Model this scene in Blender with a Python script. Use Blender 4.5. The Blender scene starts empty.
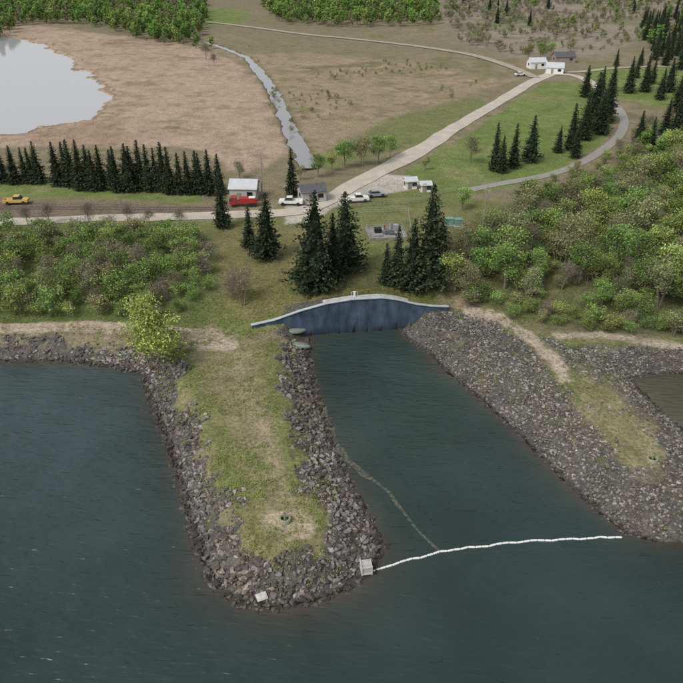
import bpy, math, bmesh
import numpy as np
from mathutils import Vector, Matrix
R=np.random.default_rng(11)
scene=bpy.context.scene
scene.view_settings.view_transform='Standard'; scene.view_settings.look='None'; scene.view_settings.exposure=0
# ---------------------------------------------------------------- image pixels to ground
CAMH=60.0; PITCH=math.radians(29.9); F=732.0; C=341.5
cp,sp=math.cos(PITCH),math.sin(PITCH)
def ground_at(a,b,z=0.0):
    """image pixel coordinates, cast through the camera -> world x,y of the point standing at height z"""
    a=np.asarray(a,float); b=np.asarray(b,float)
    u=(a-C)/F; v=(b-C)/F
    t=(z-CAMH)/(-sp-v*cp)
    return u*t,(cp-v*sp)*t
def ss(x): 
    x=np.clip(x,0,1); return x*x*(3-2*x)
def hash2(i,j,s):
    i=i.astype(np.int64); j=j.astype(np.int64)
    n=(i*374761393+j*668265263+s*974634777)&0xffffffff
    n=((n^(n>>13))*1274126177)&0xffffffff
    n=(n^(n>>16))&0xffffff
    return n/float(0xffffff)
def vn(x,y,s=0):
    xi=np.floor(x); yi=np.floor(y); fx=x-xi; fy=y-yi
    fx=fx*fx*(3-2*fx); fy=fy*fy*(3-2*fy)
    a=hash2(xi,yi,s);b=hash2(xi+1,yi,s);c=hash2(xi,yi+1,s);d=hash2(xi+1,yi+1,s)
    return (a*(1-fx)+b*fx)*(1-fy)+(c*(1-fx)+d*fx)*fy
def fbm(x,y,sc,o=4,s=0):
    t=0;a=1;n=0;x,y=(x*.866+y*.5)/sc,(y*.866-x*.5)/sc
    for k in range(o):
        t=t+a*vn(x,y,s+k*17);n+=a;a*=.55;x,y=(x*1.62+y*1.22)+3.1,(y*1.62-x*1.22)+1.7
    return t/n*2-1
def pdist(x,y,pts,closed=False):
    d=np.full(x.shape,1e18)
    n=len(pts); m=n if closed else n-1
    for k in range(m):
        ax,ay=pts[k];bx,by=pts[(k+1)%n]
        ex,ey=bx-ax,by-ay; L=ex*ex+ey*ey+1e-12
        t=np.clip(((x-ax)*ex+(y-ay)*ey)/L,0,1)
        q=(x-ax-ex*t)**2+(y-ay-ey*t)**2
        np.minimum(d,q,out=d)
    return np.sqrt(d)
def inside(x,y,pts):
    c=np.zeros(x.shape,bool); n=len(pts)
    for k in range(n):
        ax,ay=pts[k];bx,by=pts[(k+1)%n]
        if ay==by: continue
        q=((ay>y)!=(by>y))&(x<(bx-ax)*(y-ay)/(by-ay)+ax)
        c^=q
    return c
def sdf(x,y,pts):
    return np.where(inside(x,y,pts),1,-1)*pdist(x,y,pts,True)
# ---------------------------------------------------------------- shoreline
shore=[(-420,366),(-200,362),(-100,360),(0,361),(60,361),(110,366),(143,373),(150,395),(162,425),(172,455),(182,490),(193,528),(203,560),(215,585),(240,601),(272,607),(310,601),(345,590),(370,571),(380,547),(372,522),(357,500),(345,475),(333,445),(320,410),(311,380),(307,355),(311,333),(350,329),(399,325),(404,336),(425,349),(450,374),(480,398),(510,425),(540,455),(570,485),(600,513),(628,534),(660,543),(700,546),(735,532),(748,505),(728,468),(683,430),(660,410),(641,392),(631,379),(650,374),(683,373),(760,372),(900,374)]
sh=[tuple(map(float,ground_at(a,b,0))) for a,b in shore]
land=sh+[(5000.,sh[-1][1]),(5000.,9000.),(-5000.,9000.),(-5000.,sh[0][1])]
A=np.array(ground_at(253,339.7,0)); B=np.array(ground_at(446,325.6,0))
WL=float(np.linalg.norm(B-A)); wd=(B-A)/WL; wn=np.array([-wd[1],wd[0]])
def walltop(t):
    xs=(np.array([253,275,300,325,350,380,396,412,430,446])-253)/193.
    return np.interp(t,xs,[2.7,3.35,4.7,5.7,6.15,6.1,5.5,4.55,3.9,3.6])
def height(x,y,d=None):
    if d is None: d=sdf(x,y,land)
    h=np.where(d>0,2.1*ss(d/5.5),np.maximum(d*.35,-4))
    h=h+2.4*ss((y-106)/15)*ss(d/7)
    t=((x-A[0])*wd[0]+(y-A[1])*wd[1])/WL
    s=(x-A[0])*wn[0]+(y-A[1])*wn[1]
    e=ss((t+.06)/.06)*ss((1.06-t)/.06)
    wt=walltop(np.clip(t,0,1))-.35
    back=(s>.25)
    k=e*(1-ss((s-1.5)/11))*back
    h=np.where(k>0,h*(1-k)+np.maximum(wt,h)*k,h)
    fr=e*(s<=.25)*(1-ss(-s/4.5))*np.maximum(ss((t-.82)/.14),ss((.25-t)/.2))
    h=h*(1-fr)+np.maximum(h,wt-.35)*fr
    h=h+np.where(d>0,.10*fbm(x,y,38,2,5)*ss(d/10),0)
    return h
def G(a,b):
    a=np.asarray(a,float);b=np.asarray(b,float)
    z=np.full(a.shape,4.)
    for _ in range(7):
        x,y=ground_at(a,b,z); z=.5*z+.5*height(np.atleast_1d(x),np.atleast_1d(y)).reshape(a.shape)
    x,y=ground_at(a,b,z)
    return x,y,z
def W(pts):
    a=np.array(pts,float); x,y,z=G(a[:,0],a[:,1]); return list(zip(x.tolist(),y.tolist()))
# ---------------------------------------------------------------- mesh helper
def lin(r,g,b,k=1.0):
    f=lambda c:(c/255/12.92 if c/255<=.04045 else ((c/255+.055)/1.055)**2.4)*k
    return (f(r),f(g),f(b))
def build_mesh(name,V,groups,mats,col=None,smooth=False,attr=None):
    V=np.asarray(V,np.float32); me=bpy.data.meshes.new(name)
    me.vertices.add(len(V)); me.vertices.foreach_set('co',V.ravel())
    idx=np.concatenate([g[0].ravel() for g in groups]).astype(np.int32)
    tot=np.concatenate([np.full(len(g[0]),g[0].shape[1]) for g in groups])
    mi=np.concatenate([np.full(len(g[0]),g[1]) for g in groups]).astype(np.int32)
    st=np.concatenate([[0],np.cumsum(tot)[:-1]]).astype(np.int32)
    me.loops.add(len(idx)); me.loops.foreach_set('vertex_index',idx)
    me.polygons.add(len(tot)); me.polygons.foreach_set('loop_start',st)
    me.polygons.foreach_set('material_index',mi)
    me.polygons.foreach_set('use_smooth',np.full(len(tot),smooth))
    for m in mats: me.materials.append(m)
    me.update(calc_edges=True)
    if col is not None:
        c=me.color_attributes.new('Col','FLOAT_COLOR','POINT')
        c4=np.ones((len(V),4),np.float32); c4[:,:col.shape[1]]=col
        c.data.foreach_set('color',c4.ravel())
    return me
def link(name,me,parent=None,loc=(0,0,0),rot=0,scale=1):
    o=bpy.data.objects.new(name,me); scene.collection.objects.link(o)
    o.location=loc; o.rotation_euler=(0,0,rot)
    o.scale=(scale,)*3 if np.isscalar(scale) else scale
    if parent: o.parent=parent
    return o
def empty(name,loc=(0,0,0),rot=0):
    o=bpy.data.objects.new(name,None); scene.collection.objects.link(o); o.location=loc; o.rotation_euler=(0,0,rot); return o
# ---------------------------------------------------------------- materials
def mat(name,col=(.5,.5,.5),rough=.8,noise=.25,nscale=3,attr=False,bump=0,bscale=10,objrand=0,metal=0,spec=.3):
    m=bpy.data.materials.new(name); m.use_nodes=True; nt=m.node_tree; N=nt.nodes; L=nt.links
    b=N['Principled BSDF']; b.inputs['Roughness'].default_value=rough; b.inputs['Metallic'].default_value=metal
    b.inputs['Specular IOR Level'].default_value=spec
    tc=N.new('ShaderNodeNewGeometry'); co=tc.outputs['Position']
    if attr:
        a=N.new('ShaderNodeVertexColor'); a.layer_name='Col'; src=a.outputs['Color']
    else:
        a=N.new('ShaderNodeRGB'); a.outputs[0].default_value=(*col,1); src=a.outputs[0]
    out=src
    if noise:
        n=N.new('ShaderNodeTexNoise'); n.inputs['Scale'].default_value=nscale; n.inputs['Detail'].default_value=3; L.new(co,n.inputs['Vector'])
        mr=N.new('ShaderNodeMapRange'); mr.inputs[1].default_value=.3; mr.inputs[2].default_value=.7; mr.inputs[3].default_value=1-noise; mr.inputs[4].default_value=1+noise
        L.new(n.outputs['Fac'],mr.inputs[0])
        hs=N.new('ShaderNodeHueSaturation'); L.new(src,hs.inputs['Color']); L.new(mr.outputs[0],hs.inputs['Value'])
        out=hs.outputs[0]
    if objrand:
        oi=N.new('ShaderNodeObjectInfo')
        m1=N.new('ShaderNodeMapRange'); m1.inputs[3].default_value=.5-objrand*.03; m1.inputs[4].default_value=.5+objrand*.045; L.new(oi.outputs['Random'],m1.inputs[0])
        m2=N.new('ShaderNodeMath'); m2.operation='MULTIPLY'; m2.inputs[1].default_value=7.13; L.new(oi.outputs['Random'],m2.inputs[0])
        m3=N.new('ShaderNodeMath'); m3.operation='FRACT'; L.new(m2.outputs[0],m3.inputs[0])
        m4=N.new('ShaderNodeMapRange'); m4.inputs[3].default_value=1-objrand*.4; m4.inputs[4].default_value=1+objrand*.4; L.new(m3.outputs[0],m4.inputs[0])
        h2=N.new('ShaderNodeHueSaturation'); L.new(out,h2.inputs['Color']); L.new(m1.outputs[0],h2.inputs['Hue']); L.new(m4.outputs[0],h2.inputs['Value']); h2.inputs['Saturation'].default_value=1.0; out=h2.outputs[0]
    L.new(out,b.inputs['Base Color'])
    if bump:
        n2=N.new('ShaderNodeTexNoise'); n2.inputs['Scale'].default_value=bscale; n2.inputs['Detail'].default_value=3; L.new(co,n2.inputs['Vector'])
        bp=N.new('ShaderNodeBump'); bp.inputs['Distance'].default_value=bump; L.new(n2.outputs['Fac'],bp.inputs['Height']); L.new(bp.outputs[0],b.inputs['Normal'])
    return m
M_bark=mat('bark',lin(136,126,112,.85),.9,0)
M_leaf=mat('leaves',attr=True,rough=.8,noise=0,objrand=.7,spec=.1)
M_needle=mat('needles',attr=True,rough=.8,noise=0,objrand=.5,spec=.1)
M_rock=mat('rock',attr=True,rough=.9,noise=.22,nscale=4,spec=.2)
M_white=mat('white_paint',(.72,.72,.70),.5,.06,2)
M_red=mat('red_paint',(.36,.03,.03),.4,.1,2)
M_yel=mat('yellow_paint',(.6,.42,.12),.5,.1,2)
M_dark=mat('dark_rubber',(.025,.025,.027),.7,.1,5)
M_glass=mat('window_glass',(.03,.04,.05),.08,.05,1,spec=.6)
M_conc=mat('concrete',(.42,.41,.38),.85,.2,1.5,bump=.01)
M_roofd=mat('dark_roof',(.10,.10,.11),.7,.2,2)
M_roofl=mat('metal_roof',(.5,.52,.54),.4,.08,1)
M_wood=mat('weathered_wood',(.28,.24,.2),.85,.25,3)
M_steel=mat('galvanised_steel',(.4,.41,.42),.45,.1,3,metal=.3)
M_teal=mat('teal_paint',(.16,.30,.27),.5,.15,2)
M_wall=mat('siding',(.42,.41,.38),.7,.1,2)
# ---------------------------------------------------------------- terrain
Ds=[-400,-200,-80,-20,10,25,34]; D=38.
while D<1100: Ds.append(D); D+=.24*max(1,D/85)**1.62
while D<9000: Ds.append(D); D*=1.12
Ds=np.array(Ds)
uc=np.linspace(-1,1,680); ex=1+np.cumsum(.02*1.35**np.arange(16)); ex=ex[ex<9]
us=np.concatenate([-ex[::-1],uc,ex])
Wd=.435*np.maximum(Ds,20)+20
X=us[None,:]*Wd[:,None]; Y=np.repeat(Ds[:,None],len(us),1)
x=X.ravel(); y=Y.ravel()
d=sdf(x,y,land); z=height(x,y,d)
pond=W([(-160,25),(-60,28),(0,34),(22,38),(42,45),(58,54),(70,60),(75,68),(95,76),(104,88),(113,95),(104,103),(97,112),(80,121),(62,125),(40,127),(20,131),(0,134),(-80,140),(-160,135)])
creek=W([(150,20),(180,33),(200,40),(225,48),(247,57),(256,67),(266,80),(273,92),(281,108),(287,122),(294,138),(303,152),(309,167)])
n1=fbm(x,y,9,4,1); n2=fbm(x,y,45,4,2); n3=fbm(x,y,2.2,3,3); n4=fbm(x,y,20,4,4); n5=fbm(x,y,5,3,6)
sd_p=sdf(x,y,pond)+n1*7+n3*1.5
cdist=pdist(x,y,creek)
cw=np.interp(y,[190,230,330,420,520],[2.0,1.8,1.5,.7,.5])
z=z-.9*ss((sd_p+1)/2.5)-.9*ss((cw+.8-cdist-n5*1.2)/1.2)
rightrock=W([(398,322),(440,306),(482,313),(540,335),(575,347),(600,343),(640,346),(683,350),(900,352),(900,600),(560,600),(398,345)])
g_patch=W([(556,372),(578,372),(600,384),(625,403),(652,432),(664,455),(655,466),(632,466),(612,450),(590,424),(570,396)])
s_track=W([(470,312),(500,318),(530,338),(556,362),(566,378)])
p_track=W([(238,355),(243,385),(250,405),(262,430),(272,455),(281,480),(288,505)])
xl1=ground_at(150,360,0)[0]-2; xc=ground_at(352,330,0)[0]; yt=ground_at(0,330,0)[1]+2
xm=ground_at(268,450,0)[0]
def rockmask(x,y,d):
    n=fbm(x,y,4,3,21); n9=fbm(x,y,1.6,2,22)
    bw=np.where(x<xl1,3.9,np.where(x<xm,4.3,4.9))
    left=ss((bw+n*2.8+n9*1.5-d)/1.8+.5)*(x<xc)*(y<yt)
    left=left*(1-.8*ss((fbm(x,y,3,3,25)-.1)/.2)*ss((d-2.0)/1))
    rr=ss(sdf(x,y,rightrock)/1.2+.5+n*.6)
    rr=rr*(1-.95*ss((sdf(x,y,g_patch)+n*2.6+n9)/1.5+.5))*(1-ss((1.5-pdist(x,y,s_track)+n*1.4)/1.2+.5))
    rr=rr*(1-.6*ss((fbm(x,y,6,3,23)-.12)/.25)*(d>4))
    m=np.maximum(left,rr)
    rem=ss((2.5+n-d)/1.0)*.8
    return np.where(d>-2.5,np.maximum(m,np.where(y<130,rem,0)),1)
near=(y<150)&(y>30)
rm=np.zeros_like(x); rm[near]=rockmask(x[near],y[near],d[near])
z=z+np.where(near,rm*.28*fbm(x,y,.9,3,31),0)+np.where(near&(d>0),(1-rm)*.10*n3,0)
far=(y>=150)
reedz=np.where(far,.22*n3,0)
col=np.zeros((len(x),3))
def put(mask,c,k=1.):
    global col
    m=mask[:,None]; col=col*(1-m)+np.array(c)[None]*m
K=.76
put(np.ones_like(x),lin(142,132,104,K))
put(ss(n2*1.2+.3),lin(158,143,118,K))
put(ss(n1*1.5+n2*1.1)*.75,lin(120,122,80,K))
scrub=W([(430,-30),(440,18),(455,42),(520,58),(600,56),(640,40),(800,40),(800,-30)])
sm=ss(sdf(x,y,scrub)/20+.5)
put(sm,lin(160,146,132,K)); put(sm*ss(n1*2-.0)*.75,lin(126,124,96,K)); put(sm*ss(n4*3-.8)*.5,lin(178,162,146,K)); put(sm*ss(n2*3-.5)*.7,lin(118,128,82,K))
marsh=W([(-200,15),(0,22),(60,28),(120,36),(180,44),(240,60),(262,90),(280,125),(288,150),(270,168),(225,172),(205,150),(100,146),(0,146),(-200,150)])
mk=ss((sdf(x,y,marsh)+n1*5)/4+.5)
put(mk,lin(186,163,140,K)); put(mk*ss(n2*2)*.7,lin(166,141,118,K)); put(mk*ss(n1*2-.35)*.7,lin(196,178,152,K)); put(mk*ss(n4*4-.9)*.6,lin(150,130,100,K)); put(mk*ss(n1*2.2+n2-.6)*.75,lin(128,118,84,K)); put(mk*ss(n5*3-.3)*.4,lin(138,116,94,K))
put(ss((7-np.abs(sd_p)-n1*3)/6)*.5,lin(200,176,148,K)); put(ss((1.6-np.abs(sd_p+1.5))/1.5)*.6,lin(120,104,84,K))
m2_=W([(205,45),(250,55),(300,52),(420,64),(500,80),(520,78),(400,118),(330,150),(312,160),(292,120),(270,75)])
mk=ss((sdf(x,y,m2_)+n1*6)/6+.5)
put(mk*.85,lin(168,149,122,K)); put(mk*ss(n1*2+n2)*.65,lin(136,134,92,K)); put(mk*ss(n4*4-.6)*.6,lin(186,162,138,K)); put(mk*ss(n4*4+n1-1.2)*.75,lin(112,116,74,K)); put(mk*ss(n5*3-.3)*.45,lin(118,112,82,K))
mk=ss((sdf(x,y,W([(385,118),(470,98),(490,104),(440,135),(400,150),(330,168),(318,160),(350,140)]))+n1*3)/4+.5); put(mk*.7,lin(120,132,74,K))
put(ss((cw+2.2-cdist+n3)/2)*.8,lin(112,104,76,K))
def zone(px,c,soft=2,amp=2,op=1.,nn=None):
    m=ss((sdf(x,y,W(px))+(n1 if nn is None else nn)*amp)/soft+.5)*op; put(m,c); return m
lg=lin(120,138,72,K)
for P_,s in (([(405,172),(440,150),(478,128),(515,102),(545,82),(575,80),(600,90),(612,108),(612,130),(598,148),(560,168),(520,184),(470,196),(425,190)],2),([(590,66),(640,66),(700,64),(800,62),(800,112),(690,112),(640,104),(612,96),(585,82)],3),([(-160,178),(0,178),(60,180),(120,186),(200,194),(200,204),(120,198),(0,196),(-160,194)],1.5),([(180,10),(235,8),(250,14),(238,24),(200,26)],8)):
    m=zone(P_,lg,s,1.5); put(m*ss(n1*1.6+.1)*.6,lin(140,150,90,K)); put(m*ss(n4*3-.3)*.55,lin(146,144,98,K)); put(m*ss(n5*2)*.4,lin(104,122,60,K)); put(m*ss(n1*2+n5-.6)*.5,lin(160,148,112,K))
m=zone([(150,222),(230,219),(300,216),(345,205),(420,186),(470,196),(500,200),(470,250),(440,300),(470,316),(560,342),(683,340),(683,346),(560,350),(440,325),(250,330),(235,345),(215,320),(208,255)],lin(124,130,78,K),2,2)
put(m*ss(n1*1.8+.1)*.7,lin(142,134,94,K)); put(m*ss(n3*1.2+n1+.05)*.6,lin(106,122,62,K)); put(m*ss(n4*4-.8)*.5,lin(124,142,74,K))
m=zone([(205,225),(300,225),(330,260),(330,300),(300,305),(240,320),(212,300),(208,250)],lin(134,122,84,K),4,3,.5); put(m*ss(n4*3+n3)*.6,lin(112,124,66,K))
m=zone([(335,262),(400,262),(400,296),(335,298)],lin(98,96,66,K),3,3,.7)  # spruce shade painted into the ground colour as a dark patch
m=zone([(-300,224),(0,224),(150,224),(208,232),(218,300),(205,326),(120,326),(0,327),(-300,330)],lin(104,118,66,K),3,2)
put(m*ss(n3*1.5+n1*.8)*.5,lin(130,126,88,K))
m=zone([(-200,204),(0,203),(120,204),(180,206),(240,203),(240,216),(200,219),(100,219),(-200,222)],lin(136,122,104,K),1.2,1)
put(m*ss(n3*2)*.5,lin(108,98,84,K))
m=zone([(285,200),(318,200),(335,190),(352,182),(382,174),(410,176),(425,184),(412,190),(385,194),(352,202),(330,209),(310,222),(285,224)],lin(198,190,176,K),1.2,.9)
m=zone([(450,235),(500,205),(560,190),(620,160),(700,128),(900,120),(900,340),(600,332),(540,322),(470,308),(445,270)],lin(104,108,68,K),4,3)
put(m*ss(n3*1.5)*.6,lin(124,116,88,K))
pm=ss((ground_at(0,336,2)[1]+n1*1.5-y)/3)*(x<xc)
put(pm,lin(144,138,102,K)); put(pm*ss(n1*2+n3*.8+.1)*.75,lin(120,128,72,K)); put(pm*ss(n3*1.5+n2-.1)*.5,lin(164,152,120,K)); put(pm*ss(n5*3-.6)*.5,lin(134,124,90,K))
ev=ss((3.2-np.abs(d-5.8)+n1*2+n3)/3)*pm; put(ev*.6,lin(112,126,60,K))
td=pdist(x,y,p_track); put(ss((2.0-td+n5*2+n1)/2.5)*.5*near,lin(172,158,128,K)); put(ss((.5-np.abs(td-.3)+n3*.5)/.6)*.35*near,lin(184,166,142,K))
gx,gy,_=G(np.array([290.]),np.array([522.])); dd=np.hypot((x-gx[0])/1.25,(y-gy[0]))
put(ss((2.9-dd+n3*1.1+n5)/1.2)*.9*near,lin(188,170,146,K)); put(ss((1.0-np.abs(dd-3.9)+n3)/.8)*.35*near,lin(150,132,104,K))
path=W([(-200,332),(-100,330),(0,328.5),(60,327),(120,328),(160,330),(200,336),(226,345)])
pd=pdist(x,y,path); put(ss((2.1-pd+n3*.5)/.7)*near,lin(190,173,152,K)); put(ss((.25-np.abs(pd-.1)+n3*.2)/.3)*near*.4,lin(150,140,108,K))
sx,sy,_=G(np.array([205.]),np.array([340.])); dd=np.hypot((x-sx[0])/5.2,(y-sy[0])/4.2)
put(ss((1-dd+n3*.25+n1*.25)/.35)*near*.92,lin(192,174,153,K))
put(rm*near,lin(120,115,110,.55)); put(rm*near*ss(n3*2)*.6,lin(94,88,83,.5)); 
put(near*rm*ss(n3*1.8+n1*1.2-.5)*.75*(d>1.5),lin(112,120,66,K))
m=ss((sdf(x,y,g_patch)+n3*1.2)/1+.5); put(m*near,lin(148,141,104,K)); put(m*near*ss(n1*2+.1)*.6,lin(124,130,74,K)); put(m*near*ss(n3*2-.1)*.5,lin(168,156,130,K))
td=pdist(x,y,s_track); put(ss((1.8-td+n3*1.0)/1)*near*.9,lin(194,178,160,K))
p3=W([(560,336),(600,334),(640,341),(683,347),(900,352)]); td=pdist(x,y,p3); put(ss((1.4-td+n3*.6)/.8)*near*.85,lin(188,173,154,K))
put(((d<.15)&near)*1.,lin(60,56,48,.5))
put(((d<-1.2)|(y<38))*1.*(y<200),lin(50,56,46,.4))
mt=ss((sdf(x,y,marsh))/4+.5)+ss((sdf(x,y,m2_))/6+.5)+sm
z=z+reedz*np.clip(mt,0,1)*(cdist>4)*(sd_p<-3)
rows,cols=X.shape
ii=(np.arange(rows-1)[:,None]*cols+np.arange(cols-1)[None,:]).ravel()
Q=np.stack([ii,ii+1,ii+1+cols,ii+cols],1)
mg=bpy.data.materials.new('ground_cover'); mg.use_nodes=True; nt=mg.node_tree;N=nt.nodes;L=nt.links;b=N['Principled BSDF']
b.inputs['Roughness'].default_value=.95;b.inputs['Specular IOR Level'].default_value=.1
g=N.new('ShaderNodeNewGeometry'); a=N.new('ShaderNodeVertexColor');a.layer_name='Col'
cur=a.outputs['Color']; vals=[]
for sc,lo,hi,det in ((.35,.84,1.16,2),(2.2,.62,1.38,4),(9,.68,1.32,2)):
    n=N.new('ShaderNodeTexNoise');n.inputs['Scale'].default_value=sc;n.inputs['Detail'].default_value=det;n.inputs['Roughness'].default_value=.65;L.new(g.outputs['Position'],n.inputs['Vector'])
    mr=N.new('ShaderNodeMapRange');mr.inputs[1].default_value=.32;mr.inputs[2].default_value=.68;mr.inputs[3].default_value=lo;mr.inputs[4].default_value=hi;L.new(n.outputs['Fac'],mr.inputs[0])
    hs=N.new('ShaderNodeHueSaturation');L.new(cur,hs.inputs['Color']);L.new(mr.outputs[0],hs.inputs['Value'])
    cur=hs.outputs[0]; vals.append(n)
hs.inputs['Saturation'].default_value=.93
L.new(cur,b.inputs['Base Color'])
bp=N.new('ShaderNodeBump');bp.inputs['Distance'].default_value=.25;bp.inputs['Strength'].default_value=.7;L.new(vals[1].outputs['Fac'],bp.inputs['Height']);L.new(bp.outputs[0],b.inputs['Normal'])
link('ground',build_mesh('ground',np.stack([x,y,z],1),[(Q,0)],[mg],col,True))
# ---------------------------------------------------------------- water
wx=np.concatenate([[-5000,-1500,-500,-200,-120],np.arange(-90,90,.5),[120,200,500,1500,5000]])
wy=np.concatenate([[-3000,-800,-200,-40,10],np.arange(30,130,.5)])
WX,WY=np.meshgrid(wx,wy); a_=WX.ravel(); b_=WY.ravel()
dw=-sdf(a_,b_,land)
nn=fbm(a_,b_,5,3,41)
shal=np.exp(-np.maximum(dw,0)/(1.3+.8*nn))
deep=np.array((.026,.046,.044)); wc=np.repeat(deep[None],len(a_),0)
lf=ss((-a_-8)/30)*ss((b_-45)/40)*.8; wc=wc*(1-lf[:,None])+np.array((.050,.076,.078))*lf[:,None]  # sky reflection painted in as lighter water colour towards the far left
chx=((a_-ground_at(400,400,0)[0])/12)**2+((b_-ground_at(0,420,0)[1])/20)**2
chan=np.exp(-chx)*.7; wc=wc*(1-chan[:,None])+np.array((.034,.058,.048))*chan[:,None]
tipx,tipy=ground_at(300,600,0); tip=np.exp(-((a_-tipx)**2/260+(b_-tipy)**2/60))
shal=np.clip(shal+tip*.5*np.exp(-np.maximum(dw,0)/5),0,1)
wc=wc*(1-shal[:,None])+np.array((.070,.062,.048))*shal[:,None]
rp=W([(625,378),(700,368),(760,372),(760,480),(690,440)])
rpm=ss(sdf(a_,b_,rp)/2+.5)*.8; wc=wc*(1-rpm[:,None])+np.array((.10,.095,.06))*rpm[:,None]
r_,c_=WX.shape; ii=(np.arange(r_-1)[:,None]*c_+np.arange(c_-1)[None,:]).ravel()
def water_mat(name,attr,wave=1,base=(.02,.02,.02),rough=.06):
    m=bpy.data.materials.new(name);m.use_nodes=True;nt=m.node_tree;N=nt.nodes;L=nt.links;b=N['Principled BSDF']
    b.inputs['Roughness'].default_value=rough;b.inputs['IOR'].default_value=1.33
    g=N.new('ShaderNodeNewGeometry')
    if attr:
        a=N.new('ShaderNodeVertexColor');a.layer_name='Col'
        n=N.new('ShaderNodeTexNoise');n.inputs['Scale'].default_value=.06;n.inputs['Detail'].default_value=4;L.new(g.outputs['Position'],n.inputs['Vector'])
        mr=N.new('ShaderNodeMapRange');mr.inputs[1].default_value=.3;mr.inputs[2].default_value=.7;mr.inputs[3].default_value=.76;mr.inputs[4].default_value=1.24;L.new(n.outputs['Fac'],mr.inputs[0])
        hs=N.new('ShaderNodeHueSaturation');L.new(a.outputs['Color'],hs.inputs['Color']);L.new(mr.outputs[0],hs.inputs['Value']);L.new(hs.outputs[0],b.inputs['Base Color'])
    else: b.inputs['Base Color'].default_value=(*base,1)
    prev=None
    for sc,st,ang,ani in ((1.5,.10*wave,.30,3.4),(3.0,.045*wave,-.10,3.0),(.45,.12*wave,.2,2.)):
        mp=N.new('ShaderNodeMapping');mp.inputs['Rotation'].default_value=(0,0,ang);mp.inputs['Scale'].default_value=(sc/ani,sc,1);L.new(g.outputs['Position'],mp.inputs['Vector'])
        n=N.new('ShaderNodeTexNoise');n.inputs['Scale'].default_value=1;n.inputs['Detail'].default_value=1.5;n.inputs['Distortion'].default_value=.4;L.new(mp.outputs[0],n.inputs['Vector'])
        bp=N.new('ShaderNodeBump');bp.inputs['Distance'].default_value=st;L.new(n.outputs['Fac'],bp.inputs['Height'])
        if prev: L.new(prev.outputs[0],bp.inputs['Normal'])
        prev=bp
    L.new(prev.outputs[0],b.inputs['Normal'])
    return m
link('lake_water',build_mesh('lake_water',np.stack([a_,b_,np.zeros_like(a_)],1),[(np.stack([ii,ii+1,ii+1+c_,ii+c_],1),0)],[water_mat('lake_water',True,2.2,rough=.22)],wc))
M_still=water_mat('still_water',False,.05,(.42,.42,.43),.05)  # pale base colour stands in for the pond's bright sky reflection
def poly_sheet(name,pts,z,m):
    V=[(p[0],p[1],z) for p in pts]; me=bpy.data.meshes.new(name); me.from_pydata(V,[],[list(range(len(V)))]); me.materials.append(m); return link(name,me)
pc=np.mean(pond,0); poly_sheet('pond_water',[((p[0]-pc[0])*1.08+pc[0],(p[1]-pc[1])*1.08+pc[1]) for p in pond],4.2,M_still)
def resample(pts,step):
    p=np.array(pts,float); out=[]
    for i in range(len(p)-1):
        p0=p[max(i-1,0)];p1=p[i];p2=p[i+1];p3=p[min(i+2,len(p)-1)]
        n=max(2,int(np.linalg.norm(p2-p1)/step))
        for t in np.linspace(0,1,n,endpoint=False):
            out.append(.5*((2*p1)+(-p0+p2)*t+(2*p0-5*p1+4*p2-p3)*t*t+(-p0+3*p1-3*p2+p3)*t**3))
    out.append(p[-1]); return np.array(out)
def ribbon(name,pts,width,m,off=.06,step=2.,zfix=None,wn_=.15,ns=6):
    c=resample(pts,step); t=np.gradient(c,axis=0); t/=np.linalg.norm(t,axis=1)[:,None]+1e-9
    nrm=np.stack([-t[:,1],t[:,0]],1); w=np.interp(np.linspace(0,1,len(c)),np.linspace(0,1,len(np.atleast_1d(width))),np.atleast_1d(width))
    k=5; V=[]; offs=np.linspace(-.5,.5,k)
    wl=w*(1+wn_*fbm(c[:,0],c[:,1],ns,2,51)); wr=w*(1+wn_*fbm(c[:,0],c[:,1],ns,2,52))
    for o in offs:
        ww=np.where(o<0,wl,wr); q=c+nrm*(ww*o)[:,None]
        zz=height(q[:,0],q[:,1])+off if zfix is None else np.full(len(q),zfix)
        V.append(np.stack([q[:,0],q[:,1],zz],1))
    V=np.concatenate(V); n=len(c); I=np.arange(n-1)
    Fq=np.concatenate([np.stack([j*n+I,j*n+I+1,(j+1)*n+I+1,(j+1)*n+I],1) for j in range(k-1)])[:,::-1]
    return link(name,build_mesh(name,V,[(Fq,0)],[m],None,True))
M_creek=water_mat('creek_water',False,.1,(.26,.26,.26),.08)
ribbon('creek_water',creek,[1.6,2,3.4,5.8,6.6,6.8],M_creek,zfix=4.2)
M_gravel=mat('gravel_road',lin(208,199,184,.74),.95,.12,.35)
M_gravel2=mat('worn_gravel',lin(192,180,163,.68),.95,.12,.35)
ribbon('gravel_road',W([(205,22),(240,26),(300,34),(360,40),(420,47),(470,55),(510,67),(535,78)]),4.2,M_gravel2,off=.28,ns=30)
ribbon('gravel_road',W([(556,72),(535,81),(510,95),(470,119),(430,144),(400,161),(372,175),(345,190),(322,203),(300,211),(270,214),(220,216),(100,219),(0,222),(-200,226)]),[5.0,4.8,4.5,4.5,5.2,6,5,4.5,4,4,4],M_gravel,off=.12,wn_=.3,ns=14)
ribbon('gravel_road',W([(545,74),(570,75),(590,82),(606,96)]),4.0,M_gravel,off=.15)
ribbon('gravel_road',W([(556,72),(580,72),(620,68),(683,66),(760,65)]),3.5,M_gravel2,off=.18)
ribbon('paved_driveway',W([(604,96),(616,106),(624,120),(620,134),(608,146),(592,157),(570,168),(540,177),(500,184),(470,190)]),2.8,mat('pale_asphalt',lin(182,178,170,.62),.9,.12,1.5),off=.1)
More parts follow.
